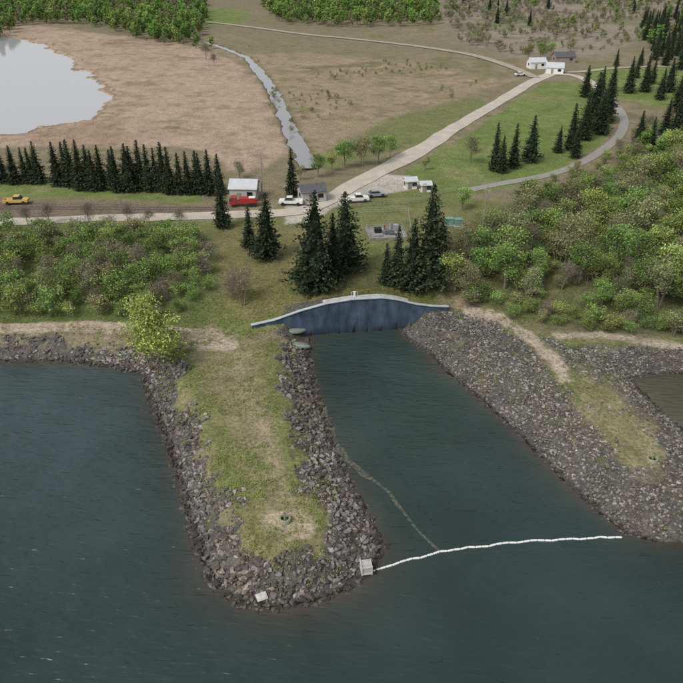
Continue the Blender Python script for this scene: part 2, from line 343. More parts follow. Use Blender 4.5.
# ---------------------------------------------------------------- vegetation meshes
class MB:
    def __init__(s): s.V=[];s.C=[];s.g={};s.n=0
    def add(s,V,Fa,mi,c):
        V=np.asarray(V,float);Fa=np.asarray(Fa,int)
        s.V.append(V); c=np.asarray(c,float); s.C.append(np.broadcast_to(c,(len(V),3)) if c.ndim==1 else c)
        s.g.setdefault((mi,Fa.shape[1]),[]).append(Fa+s.n); s.n+=len(V)
    def mesh(s,name,mats,smooth=False):
        return build_mesh(name,np.concatenate(s.V),[(np.concatenate(v),k[0]) for k,v in s.g.items()],mats,np.concatenate(s.C),smooth)
def tube(mb,p0,p1,r0,r1,n=5,mi=0,c=(.1,.08,.06)):
    p0=np.array(p0,float);p1=np.array(p1,float);dv=p1-p0;dv/=np.linalg.norm(dv)+1e-9
    a=np.cross(dv,[.3,.9,.2]);a/=np.linalg.norm(a);b2=np.cross(dv,a)
    th=np.arange(n)/n*2*np.pi; ring=np.cos(th)[:,None]*a+np.sin(th)[:,None]*b2
    V=np.concatenate([p0+ring*r0,p1+ring*r1]); i=np.arange(n);j=(i+1)%n
    mb.add(V,np.stack([i,j,j+n,i+n],1),mi,c)
def cards(mb,cen,s,mi,c,flat=0,asp=.7):
    n=len(cen); u=R.normal(size=(n,3)); u[:,2]*=(1-flat); u/=np.linalg.norm(u,axis=1)[:,None]
    w=R.normal(size=(n,3)); v=np.cross(u,w); v/=np.linalg.norm(v,axis=1)[:,None]+1e-9
    s=np.asarray(s)*np.ones(n)
    a=u*(s*.5)[:,None]; b2=v*(s*.5*asp)[:,None]
    V=np.stack([cen-a,cen+b2*.9-a*.1,cen+a,cen-b2],1).reshape(-1,3)
    cc=np.repeat(c,4,0) if np.ndim(c)==2 else c
    mb.add(V,np.arange(4*n).reshape(n,4),mi,cc)
def spruce(h=14,r=3.1,col=(.046,.062,.034),dens=1.):
    mb=MB(); tube(mb,(0,0,-.3),(0,0,h*.96),.2,.03,6)
    nl=int(34*dens); cen=[];sz=[];cc=[]
    nr=12; rg=[]
    for q in range(nr):
        f=q/(nr-1); th=np.arange(9)/9*6.283+q*.35; rr=(r*(1-f)**.8*.5+.02)*(.6+.7*R.random(9))*(1 if q else .5)
        rg.append(np.stack([rr*np.cos(th),rr*np.sin(th),np.full(9,h*(.07+.86*f))-rr*.2],1))
    i=np.arange(9);j=(i+1)%9
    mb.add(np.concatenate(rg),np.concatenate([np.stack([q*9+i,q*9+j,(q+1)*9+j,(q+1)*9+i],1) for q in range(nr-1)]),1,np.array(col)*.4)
    sk=R.random()*6.28
    for i in range(nl):
        f=i/(nl-1); zz=h*(.05+.93*f); rr=r*(1-f)**.68*(.74+.45*R.random())+.16
        if f<.1: rr*=.75+f*2.5
        nb=int(8+8*(1-f))
        for k in range(nb):
            an=R.random()*6.283; l=rr*(.62+.48*R.random())*(1+.13*math.cos(an-sk)); dz=-.22*l+.15*R.normal()
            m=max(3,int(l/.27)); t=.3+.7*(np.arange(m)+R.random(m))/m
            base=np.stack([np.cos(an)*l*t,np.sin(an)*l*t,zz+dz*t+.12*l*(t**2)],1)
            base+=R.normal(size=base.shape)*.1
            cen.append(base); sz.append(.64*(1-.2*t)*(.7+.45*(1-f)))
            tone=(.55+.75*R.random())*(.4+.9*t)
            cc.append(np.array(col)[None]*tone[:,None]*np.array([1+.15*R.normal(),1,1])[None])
    cards(mb,np.concatenate(cen),np.concatenate(sz),1,np.concatenate(cc),flat=.5,asp=.58)
    tip=np.stack([R.normal(size=14)*.09,R.normal(size=14)*.09,h*(.92+.08*R.random(14))],1); cards(mb,tip,.36,1,np.array(col))
    return mb.mesh('spruce',[M_bark,M_needle])
def decid(h=9,r=3,col=(.1,.13,.04),nleaf=1800,ls=.3,twigs=300,trunks=1,barkc=None,low=.3):
    mb=MB(); tips=[]
    for tr in range(trunks):
        an=R.random()*6.28; lean=.12*h if trunks>1 else .03*h
        top=np.array([np.cos(an)*lean*1.5,np.sin(an)*lean*1.5,h*.62]); r0=.018*h/(1+.3*(trunks-1))
        mid=top*np.array([.4,.4,.55]); b0=np.array([np.cos(an)*.15*(trunks>1),np.sin(an)*.15*(trunks>1),-.3])
        tube(mb,b0,mid,r0,r0*.75); tube(mb,mid,top,r0*.75,r0*.35)
        nb=max(4,int(11/trunks))
        for k in range(nb):
            f=low+(1-low)*(k+R.random())/nb; p=b0+(top-b0)*f
            a2=R.random()*6.283; el=.35+.75*R.random()
            l=r*(.55+.5*R.random())*(1.1-.35*f)
            e=p+np.array([np.cos(a2)*l*np.cos(el),np.sin(a2)*l*np.cos(el),l*np.sin(el)*1.05+.05*h])
            tube(mb,p,e,r0*.35,r0*.12,4); tips.append((e,l))
            for q in range(3):
                a3=R.random()*6.28; l2=l*.5; s0=p+(e-p)*(.4+.4*R.random())
                e2=s0+np.array([np.cos(a3)*l2*.8,np.sin(a3)*l2*.8,l2*(.3+.6*R.random())]); tube(mb,s0,e2,r0*.15,r0*.05,3); tips.append((e2,l2*1.5))
        tips.append((top+np.array([0,0,h*.2]),r*.6)); tube(mb,top,top+np.array([0,0,h*.25]),r0*.35,r0*.1,4)
    T=np.array([t[0] for t in tips]); T[:,2]=np.minimum(T[:,2],h*.96)
    w=np.array([t[1] for t in tips])*(.5+R.random(len(tips))); w=w/w.sum()
    if twigs:
        k=R.choice(len(T),twigs,p=w); o=T[k]+R.normal(size=(twigs,3))*r*.16; dv=R.normal(size=(twigs,3)); dv[:,2]=np.abs(dv[:,2])*.8; dv/=np.linalg.norm(dv,axis=1)[:,None]; L_=(.5+R.random(twigs)*.9)[:,None]
        sd=np.cross(dv,R.normal(size=(twigs,3))); sd/=np.linalg.norm(sd,axis=1)[:,None]
        V=np.stack([o-sd*.025,o+sd*.025,o+dv*L_],1).reshape(-1,3); mb.add(V,np.arange(3*twigs).reshape(-1,3),0,(.1,.08,.06))
    k=R.choice(len(T),nleaf,p=w); clt=.65+.7*R.random(len(T))
    off=R.normal(size=(nleaf,3))*r*.15; off[:,2]*=.75
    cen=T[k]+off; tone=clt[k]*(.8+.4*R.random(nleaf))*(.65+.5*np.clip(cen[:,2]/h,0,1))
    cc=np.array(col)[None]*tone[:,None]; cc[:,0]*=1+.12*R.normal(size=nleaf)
    cen[:,2]=np.maximum(cen[:,2],.1)
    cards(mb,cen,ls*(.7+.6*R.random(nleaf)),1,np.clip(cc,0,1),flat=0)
    return mb.mesh('deciduous',[barkc or M_bark,M_leaf])
SP=[spruce(14,r) for r in (2.9,3.2,3.5,2.7,3.0)]
SPF=[spruce(13,3.0,dens=.55) for _ in range(2)]
KL=.95
gA=lin(118,140,72,KL); gB=lin(138,154,84,KL); gO=lin(132,134,90,KL); gBr=lin(146,136,114,.85); gW=lin(156,168,90,1.05); gAs=lin(116,142,72,KL)
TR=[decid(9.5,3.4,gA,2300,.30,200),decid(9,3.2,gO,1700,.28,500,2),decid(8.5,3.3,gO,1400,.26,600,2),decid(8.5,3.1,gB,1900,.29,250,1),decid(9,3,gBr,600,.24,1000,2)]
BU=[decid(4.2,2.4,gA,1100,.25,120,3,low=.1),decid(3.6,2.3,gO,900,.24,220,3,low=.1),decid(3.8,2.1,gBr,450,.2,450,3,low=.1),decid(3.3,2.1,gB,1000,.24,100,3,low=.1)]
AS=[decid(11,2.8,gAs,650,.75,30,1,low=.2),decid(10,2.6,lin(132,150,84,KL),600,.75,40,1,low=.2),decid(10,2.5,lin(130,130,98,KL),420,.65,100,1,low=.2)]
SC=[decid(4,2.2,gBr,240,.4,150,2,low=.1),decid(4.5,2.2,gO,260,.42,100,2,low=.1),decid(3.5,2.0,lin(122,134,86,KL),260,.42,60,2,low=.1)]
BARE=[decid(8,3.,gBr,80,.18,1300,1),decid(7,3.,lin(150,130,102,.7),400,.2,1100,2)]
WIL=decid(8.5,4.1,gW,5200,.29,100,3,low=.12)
def place(name,me,a,b,hpx=None,basez=None,mh=14,scale=None):
    X_,Y_,Z_=G(np.array([float(a)]),np.array([float(b)]))
    X_,Y_,Z_=X_[0],Y_[0],Z_[0]
    if hpx:
        dep=math.atan2(CAMH-Z_,Y_)
        scale=hpx*(Y_*cp+(CAMH-Z_)*sp)/F/math.cos(dep)/mh
    rs=np.clip(scale,.2,3)
    return link(name,me,None,(X_,Y_,Z_-.05),R.random()*6.28,(rs*(.92+.22*R.random()),)*2+(rs,))
spr=[(316,292,94),(345,270,74),(333,280,64),(306,286,50),(268,258,62),(250,248,42),(222,228,52),(292,196,46),(428,288,97),(412,290,68),(397,286,58),(386,284,40),(440,268,50),(494,171,46),(501,173,36),(513,168,42),(530,162,44),(570,150,44),(583,140,42),(575,158,32),(558,153,26),(592,128,52),(606,122,52),(599,134,40),(600,100,32),(585,97,30),(628,93,34),(644,92,36),(672,146,48),(660,100,30),(638,144,32),(668,92,32),(683,98,40),(690,146,40),(680,128,44),(664,136,36),(650,148,30),(676,112,36),(665,66,24),(680,70,28),(655,60,22),(640,66,18),(676,56,24),(697,64,28),(616,66,16),(612,92,28),(652,84,24),(636,78,22)]
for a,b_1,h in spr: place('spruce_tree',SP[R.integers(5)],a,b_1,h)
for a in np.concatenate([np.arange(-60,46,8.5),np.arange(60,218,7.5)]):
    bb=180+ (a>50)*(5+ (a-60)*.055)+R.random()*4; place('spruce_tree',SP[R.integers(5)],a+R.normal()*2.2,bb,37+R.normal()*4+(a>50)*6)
place('willow_tree',WIL,150,371,64,mh=8.5)
for a,b_1,h in [(90,227,28),(50,224,24),(128,224,22),(28,226,22),(180,228,22),(150,226,20),(206,60,18),(214,66,14)]: place('bare_tree',BARE[0],a,b_1,h,mh=8)
place('bare_tree',BARE[1],243,306,38,mh=7); place('bare_tree',BARE[0],330,255,30,mh=8); place('bare_tree',BARE[1],232,300,24,mh=7)
for a,b_1,h in [(318,178,26),(332,172,24),(345,168,30),(362,166,32),(378,164,30),(390,158,26),(240,178,20),(470,162,30),(425,170,14),(300,180,16),(540,60,20),(550,58,18),(528,60,18),(452,292,48),(466,274,50),(448,262,36),(474,298,40),(462,210,26)]: place('deciduous_tree',TR[R.integers(4)],a,b_1,h,mh=9)
def scatter(name,px,meshes,md,smin,smax,seed,p=None,thr=None,maxn=4000):
    r2=np.random.default_rng(seed); P_=W(px); P_a=np.array(P_); lo=P_a.min(0);hi=P_a.max(0)
    n=int(min(200000,(hi-lo).prod()/md**2*3)); q=lo+r2.random((n,2))*(hi-lo)
    q=q[inside(q[:,0],q[:,1],P_)]
    if thr is not None: q=q[fbm(q[:,0],q[:,1],md*5,3,seed+70)>thr]
    grid={};keep=[]
    for p_ in q:
        k=(int(p_[0]//md),int(p_[1]//md)); ok=True
        rr=(md*(.55+.45*r2.random()))**2
        for i in (-1,0,1):
            for j in (-1,0,1):
                for o in grid.get((k[0]+i,k[1]+j),()):
                    if (o[0]-p_[0])**2+(o[1]-p_[1])**2<rr: ok=False;break
                if not ok:break
            if not ok:break
        if ok: grid.setdefault(k,[]).append(p_);keep.append(p_)
        if len(keep)>=maxn:break
    keep=np.array(keep); zz=height(keep[:,0],keep[:,1]); par=empty(name)
    ch=r2.choice(len(meshes),len(keep),p=p); s=smin+(smax-smin)*r2.random(len(keep))**1.4; ro=r2.random(len(keep))*6.28
    for i in range(len(keep)): link(name+'_plant',meshes[ch[i]],par,(keep[i,0],keep[i,1],zz[i]-.05),ro[i],(s[i]*(.9+.25*r2.random()),s[i]*(.9+.25*r2.random()),s[i]))
    return par
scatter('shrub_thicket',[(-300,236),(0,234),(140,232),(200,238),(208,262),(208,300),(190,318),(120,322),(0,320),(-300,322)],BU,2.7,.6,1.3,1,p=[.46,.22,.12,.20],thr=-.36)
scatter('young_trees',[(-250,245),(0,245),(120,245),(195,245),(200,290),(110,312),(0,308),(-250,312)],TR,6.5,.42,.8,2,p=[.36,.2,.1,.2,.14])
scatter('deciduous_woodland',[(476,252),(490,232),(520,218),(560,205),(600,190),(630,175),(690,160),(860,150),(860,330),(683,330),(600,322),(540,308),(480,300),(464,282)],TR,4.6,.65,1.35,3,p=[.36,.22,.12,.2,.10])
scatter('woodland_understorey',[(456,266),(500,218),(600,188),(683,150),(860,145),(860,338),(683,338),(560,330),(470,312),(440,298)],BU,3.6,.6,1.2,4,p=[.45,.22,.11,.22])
scatter('aspen_grove',[(625,170),(640,152),(683,150),(780,150),(780,190),(683,190),(640,188)],[AS[0],AS[1]],4.5,.6,.85,5)
scatter('distant_forest',[(-160,42),(0,40),(20,26),(60,24),(110,30),(140,40),(175,48),(200,36),(208,20),(205,4),(160,-22),(-160,-22)],AS,6.5,.7,1.2,6,p=[.5,.3,.2])
scatter('distant_forest',[(264,10),(280,24),(330,28),(440,26),(436,10),(420,-22),(255,-22)],AS,6.5,.7,1.25,7,p=[.5,.35,.15])
scatter('distant_forest',[(430,-12),(470,-6),(560,-4),(700,-2),(800,0),(800,-26),(430,-26)],AS,10,.7,1.2,27,p=[.45,.3,.25])
scatter('distant_forest',[(-200,-30),(900,-30),(900,-45),(-200,-45)],AS,26,1,1.6,17)
scatter('scrub_bushes',[(440,-25),(446,20),(460,44),(520,56),(600,52),(640,38),(800,40),(800,-25)],SC,6.5,.4,1.4,8,p=[.4,.3,.3],thr=-.15)
scatter('scrub_trees',[(440,-25),(450,14),(520,30),(600,34),(640,44),(800,50),(800,-25)],[AS[2],AS[1],SPF[0]],13,.45,.95,9,p=[.5,.38,.12],thr=-.15)
scatter('conifer_belt',[(640,24),(683,18),(800,18),(800,60),(683,62),(648,58)],[SPF[0],SPF[1],AS[0]],9,.6,1.15,19,p=[.4,.35,.25])
scatter('field_shrubs',[(215,45),(300,45),(420,55),(500,72),(450,100),(380,135),(320,148),(290,100)],SC,5,.2,.5,10,p=[.3,.3,.4],thr=.3)
scatter('creekside_shrubs',[(255,62),(262,62),(300,140),(322,165),(300,172),(270,110)],SC,6,.3,.6,12,thr=0)
scatter('marsh_edge_trees',[(150,34),(200,44),(215,50),(180,48),(120,36)],[AS[0],SC[1]],8,.5,.9,13)
scatter('roadside_shrubs',[(690,100),(630,156),(560,188),(545,184),(604,156),(640,128)],BU,4.5,.5,.95,15)
scatter('bank_shrubs',[(440,290),(470,300),(560,326),(683,338),(683,328),(560,315),(470,285)],BU,2.6,.4,.9,16,p=[.5,.2,.1,.2])
# ---------------------------------------------------------------- rocks
def rock_templates(k):
    out=[]
    for i in range(k):
        bm=bmesh.new(); p=R.normal(size=(11,3)); p/=np.linalg.norm(p,axis=1)[:,None]; p*=(.8+.3*R.random((11,1)))*np.array([1,.75,.6])
        for q in p: bm.verts.new(q)
        bmesh.ops.convex_hull(bm,input=bm.verts[:]); bmesh.ops.triangulate(bm,faces=bm.faces[:])
        v=[w for w in bm.verts if w.link_faces]; mp={w:i for i,w in enumerate(v)}
        out.append((np.array([w.co[:] for w in v]),np.array([[mp[w] for w in f.verts] for f in bm.faces]))); bm.free()
    return out
RT=rock_templates(10)
def rocks(name,xlo,xhi,ylo,yhi,n,smin,smax,dmax=30,power=2.2,tint=1.):
    px_=xlo+R.random(n)*(xhi-xlo); py_=ylo+R.random(n)*(yhi-ylo); dd=sdf(px_,py_,land)
    rmk=rockmask(px_,py_,dd); s_=(px_-A[0])*wn[0]+(py_-A[1])*wn[1]
    k=(dd>-1.1)&(dd<dmax)&(R.random(n)<rmk**1.2)&(py_<ground_at(0,310,3)[1])
    t_=((px_-A[0])*wd[0]+(py_-A[1])*wd[1])/WL
    k&=~((s_>-.6)&(t_>-.02)&(t_<1.02))
    px_=px_[k];py_=py_[k];dd=dd[k];zz=height(px_,py_,dd)
    pt=fbm(px_,py_,6,3,77); pt2=fbm(px_,py_,3,3,78)
    V=[];Fc=[];Cc=[];o=0
    for i in range(len(px_)):
        v,f=RT[R.integers(len(RT))]; s=smin+(smax-smin)*R.random()**power
        M=np.array(Matrix.Rotation(R.random()*6.28,3,'Z')@Matrix.Rotation(R.normal()*.5,3,'X'))
        V.append((v*s*.5*(.8+.4*R.random(3)))@M.T+np.array([px_[i],py_[i],zz[i]+s*.12])); Fc.append(f+o); o+=len(v)
        b0=(.08+.20*R.random()**1.8)*tint*(1+.45*pt[i]); c=np.array([b0*1.05,b0*.985,b0*.93])
        if pt2[i]+.4*R.normal()>.35: c*=np.array([1.08,.97,.84])
        if dd[i]<.45: c*=.5
        Cc.append(np.repeat(c[None],len(v),0))
    return link(name,build_mesh(name,np.concatenate(V),[(np.concatenate(Fc),0)],[M_rock],np.concatenate(Cc)))
xl=ground_at(-150,360,0)[0]
rocks('riprap_rocks',-42,8,48,103,38000,.22,1.1,power=2.4)
rocks('riprap_rocks',xl,-30,88,104,4200,.25,.9)
rocks('riprap_rocks',5,62,60,112,64000,.16,.70,power=2.7,tint=1.08)
def weeds(name,n,xlo,xhi,ylo,yhi,c):
    px_=xlo+R.random(n)*(xhi-xlo); py_=ylo+R.random(n)*(yhi-ylo); dd=sdf(px_,py_,land)
    k=(dd>1.5)&(fbm(px_,py_,4.5,3,61)+.5*fbm(px_,py_,1.5,2,62)>.05)
    px_=px_[k];py_=py_[k];zz=height(px_,py_,dd[k]); mb=MB(); m=8
    cen=np.repeat(np.stack([px_,py_,zz+.12],1),m,0)+R.normal(size=(len(px_)*m,3))*np.array([.17,.17,.07])
    tone=np.repeat(.7+.6*R.random(len(px_)),m)
    cards(mb,cen,.17,0,np.array(c)[None]*tone[:,None]); return link(name,mb.mesh(name,[M_leaf]))
weeds('weeds',12000,-40,8,48,104,lin(128,142,78,.95)); weeds('weeds',5500,8,62,60,112,lin(132,140,84,.9)); weeds('weeds',6000,-75,30,103,125,lin(130,138,80,.9))
# ---------------------------------------------------------------- dam wall
M_blue=bpy.data.materials.new('blue_painted_steel');M_blue.use_nodes=True;nt=M_blue.node_tree;N=nt.nodes;L=nt.links;b=N['Principled BSDF'];b.inputs['Roughness'].default_value=.6
g=N.new('ShaderNodeNewGeometry');mp=N.new('ShaderNodeMapping');mp.inputs['Scale'].default_value=(.8,.8,.4);L.new(g.outputs['Position'],mp.inputs[0]);n=N.new('ShaderNodeTexNoise');n.inputs['Detail'].default_value=6;n.inputs['Scale'].default_value=1;L.new(mp.outputs[0],n.inputs['Vector'])
cr=N.new('ShaderNodeValToRGB');e=cr.color_ramp.elements;e[0].position=.35;e[0].color=(*lin(62,82,104,.55),1);e[1].position=.7;e[1].color=(*lin(100,122,142,.6),1);L.new(n.outputs['Fac'],cr.inputs[0])
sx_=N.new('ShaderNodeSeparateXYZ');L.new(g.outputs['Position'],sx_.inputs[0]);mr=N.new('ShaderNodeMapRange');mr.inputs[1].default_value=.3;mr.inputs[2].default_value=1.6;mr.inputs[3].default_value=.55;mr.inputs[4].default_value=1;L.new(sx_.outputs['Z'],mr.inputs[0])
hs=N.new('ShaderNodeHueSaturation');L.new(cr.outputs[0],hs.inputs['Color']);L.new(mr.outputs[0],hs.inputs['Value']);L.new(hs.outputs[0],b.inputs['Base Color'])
dam=empty('blue_dam_wall')
per=[(0,0),(1.7,0),(1.73,-.025),(1.77,-.025),(1.8,0)]
ts=[];os_=[];k=0
while k*1.8<WL:
    for a,o in per[:-1]:
        t=k*1.8+a
        if t<=WL: ts.append(t);os_.append(o)
    k+=1
ts.append(WL);os_.append(0); ts=np.array(ts);os_=np.array(os_); tp=walltop(ts/WL); n=len(ts)
fx=A[0]+wd[0]*ts+wn[0]*os_; fy=A[1]+wd[1]*ts+wn[1]*os_; bx=A[0]+wd[0]*ts+wn[0]*.35; by=A[1]+wd[1]*ts+wn[1]*.35
V=np.concatenate([np.stack([fx,fy,np.full(n,-2.)],1),np.stack([fx,fy,tp],1),np.stack([bx,by,tp],1),np.stack([bx,by,np.full(n,-2.)],1)])
I=np.arange(n-1); Fq=np.concatenate([np.stack([j*n+I,j*n+I+1,(j+1)*n+I+1,(j+1)*n+I],1) for j in range(3)])
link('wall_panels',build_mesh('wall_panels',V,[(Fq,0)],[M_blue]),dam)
def extr_strip(name,t0,t1,s0,s1,zb,zt,m,par,step=.6):
    tt=np.linspace(t0,t1,max(2,int((t1-t0)/step))); w=walltop(tt/WL); n=len(tt); rows_=[]
    for s,zf in ((s0,zb),(s0,zt),(s1,zt),(s1,zb)):
        rows_.append(np.stack([A[0]+wd[0]*tt+wn[0]*s,A[1]+wd[1]*tt+wn[1]*s,w+zf],1))
    V=np.concatenate(rows_); I=np.arange(n-1); Fq=np.concatenate([np.stack([j*n+I,j*n+I+1,((j+1)%4)*n+I+1,((j+1)%4)*n+I],1) for j in range(4)])
    caps=np.array([[0,n,2*n,3*n],[n-1,4*n-1,3*n-1,2*n-1]])
    return link(name,build_mesh(name,V,[(np.concatenate([Fq,caps]),0)],[m]),par)
M_cope=mat('pale_blue_concrete',lin(196,206,208,.75),.8,.12,1)
extr_strip('coping_cap',-.2,WL+.2,-.18,.40,.003,.13,M_cope,dam)
extr_strip('walkway_slab',WL*.36,WL*.8,.44,1.5,-.12,.06,M_conc,dam)
def rail(par,pts,h=1.05,sp_=2.,m=M_white,nr=2,r=.03):
    mb=MB(); P_=np.array(pts,float)
    for i in range(len(P_)-1):
        L_=np.linalg.norm(P_[i+1]-P_[i]); k=max(1,int(round(L_/sp_)))
        for j in range(k+1):
            q=P_[i]+(P_[i+1]-P_[i])*j/k; tube(mb,q,q+np.array([0,0,h]),r,r,5)
        for q in range(nr):
            o=np.array([0,0,h*(q+1)/nr]); tube(mb,P_[i]+o,P_[i+1]+o,r*.8,r*.8,5)
    return link('railing',mb.mesh('railing',[m]),par)
def box(mb,c,s,mi=0,rz=0,bev=0):
    sx,sy,sz=np.array(s)/2; V=np.array([[i*sx,j*sy,k*sz] for i in(-1,1) for j in(-1,1) for k in(-1,1)],float)
    if rz: V[:,:2]=V[:,:2]@np.array([[math.cos(rz),math.sin(rz)],[-math.sin(rz),math.cos(rz)]])
    V+=np.array(c); mb.add(V,[[0,1,3,2],[4,6,7,5],[0,4,5,1],[2,3,7,6],[0,2,6,4],[1,5,7,3]],mi,(.5,.5,.5))
q=A+wd*WL*.52+wn*1.0; zt=float(walltop(.52))+.06
mb=MB(); box(mb,(0,0,.4),(.3,.3,.8)); box(mb,(0,0,.85),(.42,.4,.1)); tube(mb,(-.5,0,0),(-.5,0,.9),.03,.03,6); tube(mb,(.5,0,0),(.5,0,.9),.03,.03,6); tube(mb,(-.5,0,.9),(.5,0,.9),.03,.03,6)
link('gauge_post',mb.mesh('gauge_post',[M_white]),dam,(q[0],q[1],zt),math.atan2(wd[1],wd[0]))
# ---------------------------------------------------------------- builders
def building(name,a,b_1,w,dp,h,rot,wall,roof,rh=None,door=True,rz_over=.3,nwin=2):
    X_,Y_,Z_=[float(q[0]) for q in G(np.array([float(a)]),np.array([float(b_1)]))]
    e=empty(name,(X_,Y_,Z_),rot); rh=rh or dp*.28
    mb=MB(); x0=w/2;y0=dp/2
    V=[(-x0,-y0,-.2),(x0,-y0,-.2),(x0,y0,-.2),(-x0,y0,-.2),(-x0,-y0,h),(x0,-y0,h),(x0,y0,h),(-x0,y0,h),(-x0,0,h+rh),(x0,0,h+rh)]
    mb.add(V,[[0,1,5,4],[1,2,6,5],[2,3,7,6],[3,0,4,7]],0,(.5,)*3); mb.add([V[4],V[7],V[8]],[[0,1,2]],0,(.5,)*3); mb.add([V[5],V[6],V[9]],[[0,1,2]],0,(.5,)*3)
    link('walls',mb.mesh('walls',[wall]),e)
    mb=MB(); o=rz_over; sl=rh/y0; t=.15
    for sgn in(-1,1):
        yo=sgn*(y0+o); zo=h-o*sl; X0=x0+o
        Vv=np.array([(-X0,0,h+rh+.02),(X0,0,h+rh+.02),(X0,yo,zo+.02),(-X0,yo,zo+.02)]); Vt=Vv+np.array([0,0,t])
        mb.add(np.concatenate([Vv,Vt]),[[0,1,2,3],[4,5,6,7],[0,1,5,4],[1,2,6,5],[2,3,7,6],[3,0,4,7]],0,(.5,)*3)
    link('roof',mb.mesh('roof',[roof]),e)
    if door:
        mb=MB(); box(mb,(-w*.15,-y0-.03,1.05),(.95 if w<8 else 2.6,.06,2.1)); link('door',mb.mesh('door',[M_wood]),e)
    mb=MB()
    for k in range(nwin):
        xx=-w*.5+w*(k+.5)/nwin
        if abs(xx+w*.15)<1.2: xx=w*.28
        box(mb,(xx,-y0-.04,h*.6),(1.1,.08,.9),0)
    box(mb,(x0+.04,0,h*.6),(.08,1.2,.9),0); box(mb,(-x0-.04,0,h*.6),(.08,1.2,.9),0)
    link('windows',mb.mesh('windows',[M_glass]),e); return e
building('white_shed',245,198,6,5,3.0,-.05,M_wall,M_roofl)
building('grey_shed',312,200,5.6,4.2,2.6,.3,M_wall,M_roofd)
building('white_farmhouse',536,68,7,5,2.8,.15,M_white,M_roofl)
building('white_garage',554,73,7,5.5,2.6,-.2,M_white,M_roofl)
building('dark_barn',563,62,9,6,2.6,.1,M_wood,M_roofd)
building('small_white_cabin',410,188,2.7,2.2,2.0,.2,M_white,M_roofl,nwin=1)
building('small_white_cabin',425,191,2.4,2.0,1.8,.1,M_white,M_roofl,nwin=1)
def prof(mb,pts,w,mi,y0=0):
    n=len(pts); V=[(p[0],y0-w/2,p[1]) for p in pts]+[(p[0],y0+w/2,p[1]) for p in pts]
    i=np.arange(n);j=(i+1)%n; mb.add(V,np.stack([i,j,j+n,i+n],1),mi,(.5,)*3)
    mb.add(V[:n],[list(range(n))],mi,(.5,)*3); mb.add(V[n:],[list(range(n))[::-1]],mi,(.5,)*3)
def wheel(mb,x_,y_,r=.38,w=.25,mi=0):
    th=np.arange(14)/14*2*np.pi; ring=np.stack([x_+r*np.cos(th),np.zeros(14),r+r*np.sin(th)],1)
    a=ring+[0,y_-w/2,0];c=ring+[0,y_+w/2,0]; i=np.arange(14);j=(i+1)%14
    mb.add(np.concatenate([a,c]),np.stack([i,j,j+14,i+14],1),mi,(.5,)*3); mb.add(a,[list(range(14))],mi,(.5,)*3); mb.add(c,[list(range(14))],mi,(.5,)*3)
def vehicle(name,a,b_1,rot,paint,kind='pickup'):
    X_,Y_,Z_=[float(q[0]) for q in G(np.array([float(a)]),np.array([float(b_1)]))]
    e=empty(name,(X_,Y_,Z_+.12),rot); mb=MB()
    if kind=='pickup':
        prof(mb,[(-2.7,.5),(2.6,.5),(2.72,.75),(2.65,1.05),(1.5,1.15),(-.55,1.15),(-.55,.78),(-2.55,.78),(-2.55,1.15),(-2.7,1.15)],1.86,0)
        box(mb,(-1.62,-.87,.98),(2.15,.1,.36));box(mb,(-1.62,.87,.98),(2.15,.1,.36))
        prof(mb,[(-.5,1.152),(1.45,1.152),(.85,1.78),(-.35,1.8)],1.6,1); box(mb,(.25,0,1.82),(1.25,1.5,.06)); ws=(-1.7,1.75)
    elif kind=='car':
        prof(mb,[(-2.2,.4),(2.2,.4),(2.3,.65),(2.1,.88),(1.0,.98),(-1.6,1.0),(-2.25,.9)],1.75,0)
        prof(mb,[(-1.7,1.0),(1.0,1.0),(.35,1.42),(-1.1,1.45)],1.5,1); box(mb,(-.4,0,1.46),(1.4,1.4,.05)); ws=(-1.35,1.4)
    else:
        prof(mb,[(1.6,.6),(3.1,.6),(3.15,1.3),(2.9,2.1),(1.6,2.15)],2.0,0); prof(mb,[(2.2,1.4),(3.17,1.4),(2.94,2.0),(2.2,2.02)],2.02,1)
        box(mb,(-.9,0,.95),(4.6,2.0,.2)); box(mb,(-.9,0,1.45),(3.6,1.7,.8)); box(mb,(-1.9,0,1.9),(1.4,1.3,.1),3); ws=(-2.4,-1.4,2.3)
    link('body',mb.mesh('body',[paint,M_glass,M_dark,M_white]),e)
    mb=MB()
    for xx in ws:
        for yy in(-.85,.85): wheel(mb,xx,yy,.4 if kind!='truck' else .48)
    link('wheels',mb.mesh('wheels',[M_dark]),e); return e
vehicle('red_flatbed_truck',244,206,math.pi+.05,M_red,'truck')
vehicle('white_pickup_truck',291,205,math.pi-.05,M_white)
vehicle('white_pickup_truck',357,202,.15,M_white)
vehicle('grey_car',376,197,.2,mat('grey_car_paint',(.3,.31,.33),.35,.05,1),'car')
vehicle('white_car',520,76,.3,M_white,'car')
vehicle('yellow_utility_truck',17,204,.1,M_yel,'pickup')
X_,Y_,Z_=[float(q[0]) for q in G(np.array([386.]),np.array([234.]))]
pp=empty('pump_station_pad',(X_,Y_,Z_),.12)
mb=MB(); box(mb,(0,0,.1),(7.2,6.0,.3)); 
for s in(-1,1): box(mb,(0,s*3.1,.25),(7.6,.2,.5)); box(mb,(s*3.7,0,.25),(.2,6.0,.5))
link('slab_and_curbs',mb.mesh('s',[mat('weathered_concrete',(.27,.26,.24),.9,.25,1.2)]),pp)
